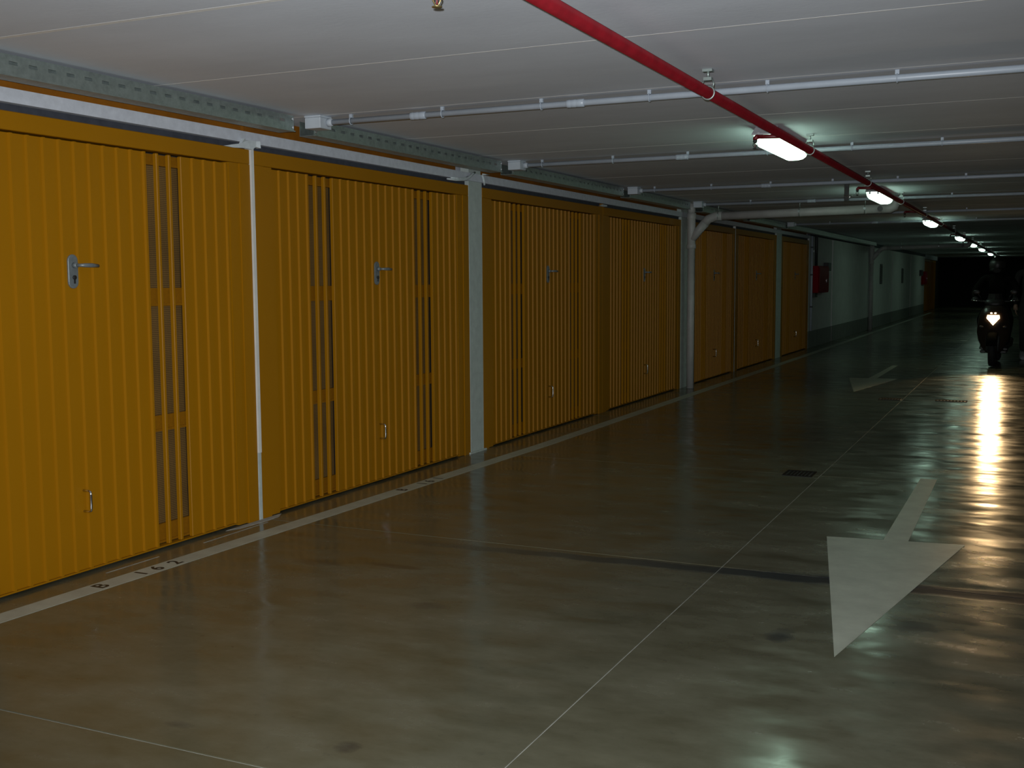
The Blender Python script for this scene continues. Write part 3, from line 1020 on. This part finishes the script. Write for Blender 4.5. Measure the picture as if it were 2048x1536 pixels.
# ------------------------------------------------------------------ scooter with lit headlight (local: front at -y)
BX, BY = 3.395, 18.20
sc = thing('scooter', 'dark motor scooter with one lit headlight, coming toward the camera at right', 'scooter', (BX, BY, 0), math.radians(-1.5))
WR = 0.235
wh = MB().torus((0, 0.10, WR), WR - 0.052, 0.052, 'x', 32, 12).build('front_wheel', RUBBER, sc)
MB().lathe([(0.05, -0.035), (0.16, -0.03), (0.165, 0.0), (0.16, 0.03), (0.05, 0.035)], 'x', 24, (0, 0.10, WR)).build('rim', DARKIRON, wh)
rw = MB().torus((0, 1.42, WR), WR - 0.058, 0.058, 'x', 32, 12).build('rear_wheel', RUBBER, sc)
MB().lathe([(0.05, -0.035), (0.16, -0.03), (0.165, 0.0), (0.16, 0.03), (0.05, 0.035)], 'x', 24, (0, 1.42, WR)).build('rim', DARKIRON, rw)


def ring(y, z, w, h, n=16, flat=1.0):
    return [(w * math.copysign(abs(math.cos(2 * PI * k / n)) ** flat, math.cos(2 * PI * k / n)), y, z + h * math.copysign(abs(math.sin(2 * PI * k / n)) ** flat, math.sin(2 * PI * k / n))) for k in range(n)]


def zring(z, y, w, d, n=18, flat=0.8):
    return [(w * math.copysign(abs(math.cos(2 * PI * k / n)) ** flat, math.cos(2 * PI * k / n)), y + d * math.copysign(abs(math.sin(2 * PI * k / n)) ** flat, math.sin(2 * PI * k / n)), z) for k in range(n)]


m = MB()
m.loft([zring(0.20, 0.26, 0.10, 0.07), zring(0.30, 0.27, 0.17, 0.09), zring(0.40, 0.27, 0.215, 0.10), zring(0.52, 0.25, 0.235, 0.12), zring(0.64, 0.23, 0.225, 0.14),
        zring(0.76, 0.24, 0.205, 0.15), zring(0.86, 0.28, 0.17, 0.13), zring(0.92, 0.31, 0.12, 0.09)], True, True)
m.build('front_shield', BODYWORK, sc)
m = MB()
fr = []
for k in range(9):
    a = math.radians(20 + 140 * k / 8)
    y, z = 0.10 - 0.262 * math.cos(PI - a) * -1, WR + 0.262 * math.sin(a)
    y = 0.10 + 0.262 * math.cos(a) * -1
    nx = [(-0.075, 0), (-0.06, 0.022), (0, 0.034), (0.06, 0.022), (0.075, 0), (0, 0.016)]
    fr.append([(px, y + pz * -math.cos(a), z + pz * math.sin(a)) for px, pz in nx])
m.loft(fr, True, True)
m.build('front_mudguard', CLOTH, sc)
for s in (-1, 1):
    MB().tube([(s * 0.075, 0.10, WR), (s * 0.08, 0.17, 0.45), (s * 0.07, 0.24, 0.62)], [0.022, 0.024, 0.02], 10).build('fork_leg', DARKIRON, sc)
# headlight: five-sided lens, wide on top and pointed below
hp = [(-0.082, 0.782), (0.082, 0.782), (0.094, 0.738), (0.0, 0.628), (-0.094, 0.738)]
hl = MB().loft([[(x, 0.115, z) for x, z in hp], [(x * 0.97, 0.078, 0.72 + (z - 0.72) * 0.97) for x, z in hp]]).build('headlight', HEADGLOW, sc)
hr = [(x * 1.12, 0.72 + (z - 0.72) * 1.12) for x, z in hp]
MB().loft([[(x, 0.20, z) for x, z in hr], [(x, 0.116, z) for x, z in hr]]).build('headlight_bezel', BLACK, sc)
beam_data = bpy.data.lights.new('headlight_beam', 'SPOT')
beam_data.energy = BEAM_POWER
beam_data.color = (1.0, 0.66, 0.32)
beam_data.spot_size = math.radians(42)
beam_data.spot_blend = 0.7
beam_data.shadow_soft_size = 0.055
beam = bpy.data.objects.new('headlight_beam', beam_data)
COL.objects.link(beam)
beam.parent = hl
beam.location = (0, 0.015, 0.72)
beam.rotation_euler = Vector((0, -1, -0.16)).to_track_quat('-Z', 'Y').to_euler()
for s in (-1, 1):
    ellipsoid((s * 0.028, 0.108, 0.812), 0.017, 0.012, 0.011).build('position_light', SIDEGLOW, sc)
    ellipsoid((s * 0.165, 0.118, 0.60), 0.035, 0.016, 0.022).build('indicator', BLACK, sc)
m = MB()
m.loft([zring(0.90, 0.34, 0.10, 0.07), zring(0.96, 0.36, 0.15, 0.085), zring(1.00, 0.37, 0.13, 0.07), zring(1.02, 0.38, 0.08, 0.04)], True, True)
m.build('handlebar_cover', BLACK, sc)
m = MB()
m.tube([(-0.33, 0.43, 1.0), (-0.2, 0.40, 0.985), (0, 0.38, 0.975), (0.2, 0.40, 0.985), (0.33, 0.43, 1.0)], 0.014, 10)
m.build('handlebar', DARKIRON, sc)
for s in (-1, 1):
    MB().tube([(s * 0.23, 0.405, 0.988), (s * 0.34, 0.433, 1.002)], 0.018, 12).build('grip', RUBBER, sc)
    MB().tube([(s * 0.21, 0.36, 0.990), (s * 0.34, 0.375, 0.998)], 0.006, 8).build('brake_lever', CHROME, sc)
    mm = MB().tube([(s * 0.18, 0.39, 0.99), (s * 0.21, 0.37, 1.06), (s * 0.245, 0.38, 1.10)], 0.006, 8).build('mirror_stem', BLACK, sc)
    ellipsoid((s * 0.262, 0.38, 1.125), 0.055, 0.014, 0.034).build('mirror', BLACK, mm)
m = MB()
m.loft([[(x, 0.30 + 0.10 * (abs(x) / 0.13) ** 2, 0.925) for x in (-0.13, -0.08, 0, 0.08, 0.13)] + [(x, 0.304 + 0.10 * (abs(x) / 0.13) ** 2, 0.925) for x in (0.13, 0.08, 0, -0.08, -0.13)],
        [(x * 0.7, 0.35 + 0.05 * (abs(x) / 0.13) ** 2, 1.10) for x in (-0.13, -0.08, 0, 0.08, 0.13)] + [(x * 0.7, 0.354 + 0.05 * (abs(x) / 0.13) ** 2, 1.10) for x in (0.13, 0.08, 0, -0.08, -0.13)]])
m.build('fly_screen', BLACK, sc)
MB().box(-0.19, 0.19, 0.34, 0.80, 0.19, 0.235, 0.012).build('floorboard', BLACK, sc)
m = MB()
m.loft([ring(0.72, 0.42, 0.15, 0.20, 16, 0.7), ring(0.85, 0.50, 0.20, 0.24, 16, 0.7), ring(1.10, 0.54, 0.21, 0.22, 16, 0.7), ring(1.40, 0.60, 0.17, 0.16, 16, 0.7), ring(1.62, 0.66, 0.09, 0.08, 16, 0.7)], True, True)
m.build('rear_body', BODYWORK, sc)
m = MB()
m.loft([ring(0.78, 0.735, 0.11, 0.035), ring(0.90, 0.755, 0.15, 0.05), ring(1.15, 0.765, 0.16, 0.05), ring(1.30, 0.80, 0.14, 0.05), ring(1.52, 0.82, 0.10, 0.04)], True, True)
m.build('seat', RUBBER, sc)
MB().tube([(0.16, 0.85, 0.24), (0.18, 1.10, 0.26), (0.185, 1.25, 0.29), (0.185, 1.60, 0.34)], [0.02, 0.025, 0.05, 0.045], 12).build('exhaust', DARKIRON, sc)
MB().tube([(-0.06, 0.95, 0.30), (-0.07, 1.42, WR)], [0.06, 0.05], 12).build('engine_case', DARKIRON, sc)

# rider
rd = thing('person', 'dark-clothed person sitting on the scooter behind its lit headlight', 'person', (BX, BY, 0), math.radians(-1.5))
J = {'pelvis': ((0, 1.00, 0.895), (0.125, 0.105)), 'waist': ((0, 0.96, 1.03), (0.125, 0.10)), 'chest': ((0, 0.89, 1.20), (0.155, 0.115)),
     'upper': ((0, 0.85, 1.32), (0.13, 0.09)), 'neck': ((0, 0.82, 1.41), 0.055), 'head0': ((0, 0.80, 1.47), 0.06)}
E_ = [('pelvis', 'waist'), ('waist', 'chest'), ('chest', 'upper'), ('upper', 'neck'), ('neck', 'head0')]
for s, n in ((-1, 'l'), (1, 'r')):
    J['sh' + n] = ((s * 0.185, 0.84, 1.335), 0.068)
    J['el' + n] = ((s * 0.315, 0.66, 1.14), 0.048)
    J['wr' + n] = ((s * 0.295, 0.475, 1.03), 0.034)
    J['hip' + n] = ((s * 0.105, 0.93, 0.875), 0.092)
    J['kn' + n] = ((s * 0.205, 0.56, 0.70), 0.068)
    J['an' + n] = ((s * 0.165, 0.62, 0.315), 0.045)
    E_ += [('upper', 'sh' + n), ('sh' + n, 'el' + n), ('el' + n, 'wr' + n), ('pelvis', 'hip' + n), ('hip' + n, 'kn' + n), ('kn' + n, 'an' + n)]
skin_body('body', J, E_, CLOTH, rd)
for s in (-1, 1):
    m = MB()
    m.loft([ring(0.70, 0.272, 0.035, 0.035), ring(0.64, 0.285, 0.045, 0.05), ring(0.55, 0.268, 0.046, 0.034), ring(0.45, 0.256, 0.044, 0.022), ring(0.41, 0.252, 0.028, 0.014)], True, True)
    for i, p in enumerate(m.v):
        m.v[i] = (p[0] + s * 0.165, p[1], p[2])
    m.build('shoe', BLACK, rd)
    h = MB()
    gx = s * 0.285
    h.loft([ring(0.485, 1.035, 0.030, 0.020), ring(0.455, 1.034, 0.040, 0.019), ring(0.425, 1.028, 0.042, 0.015), ring(0.405, 1.020, 0.038, 0.010)], True, True)
    for i, p in enumerate(h.v):
        h.v[i] = (p[0] + gx, p[1], p[2])
    for q, (dx, ln) in enumerate(((-0.032, 0.9), (-0.011, 1.0), (0.011, 0.97), (0.031, 0.82))):
        x = gx + dx * s
        h.tube([(x, 0.412, 1.024), (x, 0.392, 1.012), (x, 0.386, 0.994), (x, 0.396, 0.978), (x, 0.396 + 0.016 * ln, 0.972)], [0.010, 0.010, 0.0095, 0.009, 0.007], 8)
    h.tube([(gx - s * 0.036, 0.450, 1.026), (gx - s * 0.052, 0.430, 1.006), (gx - s * 0.046, 0.414, 0.986)], [0.012, 0.011, 0.008], 8)
    h.build('hand', BLACK, rd)
face = ellipsoid((0, 0.80, 1.525), 0.072, 0.085, 0.10)
face.lathe([(0.006, 0), (0.014, 0.01), (0.010, 0.045)], 'z', 8, (0, 0.712, 1.50))
face.build('face', SKIN, rd)
m = ellipsoid((0, 0.79, 1.54), 0.125, 0.150, 0.135, 20, 14)
m.loft([ring(0.632, 1.455, 0.055, 0.035), ring(0.66, 1.458, 0.09, 0.048), ring(0.72, 1.46, 0.115, 0.056), ring(0.82, 1.46, 0.118, 0.055)], True, True)
hm = m.build('helmet', HELMET, rd)
vz = MB()
vv = []
for z in (1.495, 1.53, 1.57, 1.60):
    row = []
    for k in range(9):
        a = math.radians(-150 + 120 * k / 8)
        f = math.sqrt(max(0.05, 1 - ((z - 1.54) / 0.14) ** 2))
        row.append((0.130 * f * math.cos(a), 0.79 + 0.157 * f * math.sin(a), z))
    vv.append(row)
vz.loft(vv, False, True, False)
vz.build('visor', BLACK, hm)

# ------------------------------------------------------------------ second person at the right picture edge
pw = thing('person', 'person in dark trousers and pale shoes walking at the right picture edge', 'person', (3.90, 20.25, 0), math.radians(4))
J = {'pelvis': ((0, 0, 0.93), (0.145, 0.11)), 'waist': ((0, 0.0, 1.08), (0.13, 0.10)), 'chest': ((0, 0.0, 1.27), (0.16, 0.115)),
     'upper': ((0, 0.01, 1.41), (0.13, 0.09)), 'neck': ((0, 0.0, 1.50), 0.052), 'head0': ((0, -0.01, 1.56), 0.055)}
E_ = [('pelvis', 'waist'), ('waist', 'chest'), ('chest', 'upper'), ('upper', 'neck'), ('neck', 'head0')]
for s, n, k in ((-1, 'l', 1), (1, 'r', -1)):
    J['sh' + n] = ((s * 0.19, 0.01, 1.42), 0.066)
    J['el' + n] = ((s * 0.235, 0.03 + 0.06 * k, 1.14), 0.046)
    J['wr' + n] = ((s * 0.225, -0.06 + 0.10 * k, 0.90), 0.033)
    J['hip' + n] = ((s * 0.095, 0.0, 0.88), 0.098)
    J['kn' + n] = ((s * 0.105, -0.10 * k - 0.03, 0.50), 0.072)
    J['an' + n] = ((s * 0.105, -0.13 * k + 0.02, 0.13), 0.052)
    E_ += [('upper', 'sh' + n), ('sh' + n, 'el' + n), ('el' + n, 'wr' + n), ('pelvis', 'hip' + n), ('hip' + n, 'kn' + n), ('kn' + n, 'an' + n)]
skin_body('body', J, E_, JEANS, pw)
for s, k in ((-1, 1), (1, -1)):
    fy_ = -0.13 * k + 0.02
    m = MB()
    m.loft([ring(fy_ + 0.07, 0.055, 0.036, 0.053), ring(fy_ + 0.02, 0.075, 0.05, 0.073), ring(fy_ - 0.05, 0.062, 0.05, 0.06), ring(fy_ - 0.13, 0.038, 0.052, 0.036), ring(fy_ - 0.19, 0.025, 0.036, 0.022)], True, True)
    for i, p in enumerate(m.v):
        m.v[i] = (p[0] + s * 0.105, p[1], p[2])
    sh = m.build('shoe', SHOE, pw)
    for z in (0.082, 0.098, 0.114):
        MB().box(s * 0.105 - 0.030, s * 0.105 + 0.030, fy_ - 0.075 + (z - 0.08) * 0.8, fy_ - 0.058 + (z - 0.08) * 0.8, z, z + 0.007).build('lace', BLACK, sh)
    wx, wy = s * 0.225, -0.06 + 0.10 * k
    h = MB()
    h.tube([(wx, wy, 0.90), (wx, wy - 0.005, 0.86), (wx, wy - 0.01, 0.81)], [0.026, 0.036, 0.034], 10)
    for q, (dy, ln) in enumerate(((-0.028, 0.85), (-0.009, 1.0), (0.010, 0.95), (0.028, 0.78))):
        h.tube([(wx, wy - 0.01 + dy, 0.815), (wx - s * 0.004, wy - 0.012 + dy, 0.78), (wx - s * 0.014, wy - 0.012 + dy, 0.78 - 0.035 * ln), (wx - s * 0.026, wy - 0.012 + dy, 0.78 - 0.055 * ln)],
               [0.010, 0.0095, 0.0085, 0.007], 8)
    h.tube([(wx - s * 0.01, wy - 0.030, 0.865), (wx - s * 0.018, wy - 0.050, 0.835), (wx - s * 0.022, wy - 0.052, 0.805)], [0.012, 0.011, 0.008], 8)
    h.build('hand', SKIN, pw)
hd = ellipsoid((0, -0.015, 1.66), 0.075, 0.095, 0.115)
hd.tube([(0, -0.105, 1.675), (0, -0.122, 1.645), (0, -0.105, 1.635)], [0.007, 0.013, 0.010], 8)
for s in (-1, 1):
    hd.box(s * 0.075 - 0.008, s * 0.075 + 0.008, -0.012, 0.022, 1.635, 1.69, 0.004)
hd = hd.build('head', SKIN, pw)
for s in (-1, 1):
    ellipsoid((s * 0.03, -0.100, 1.675), 0.012, 0.008, 0.007).build('eye', BLACK, hd)
MB().box(-0.025, 0.025, -0.105, -0.090, 1.603, 1.611, 0.002).build('mouth', RED, hd)
m = ellipsoid((0, 0.005, 1.695), 0.085, 0.098, 0.090)
m.build('hair', HAIR, hd)
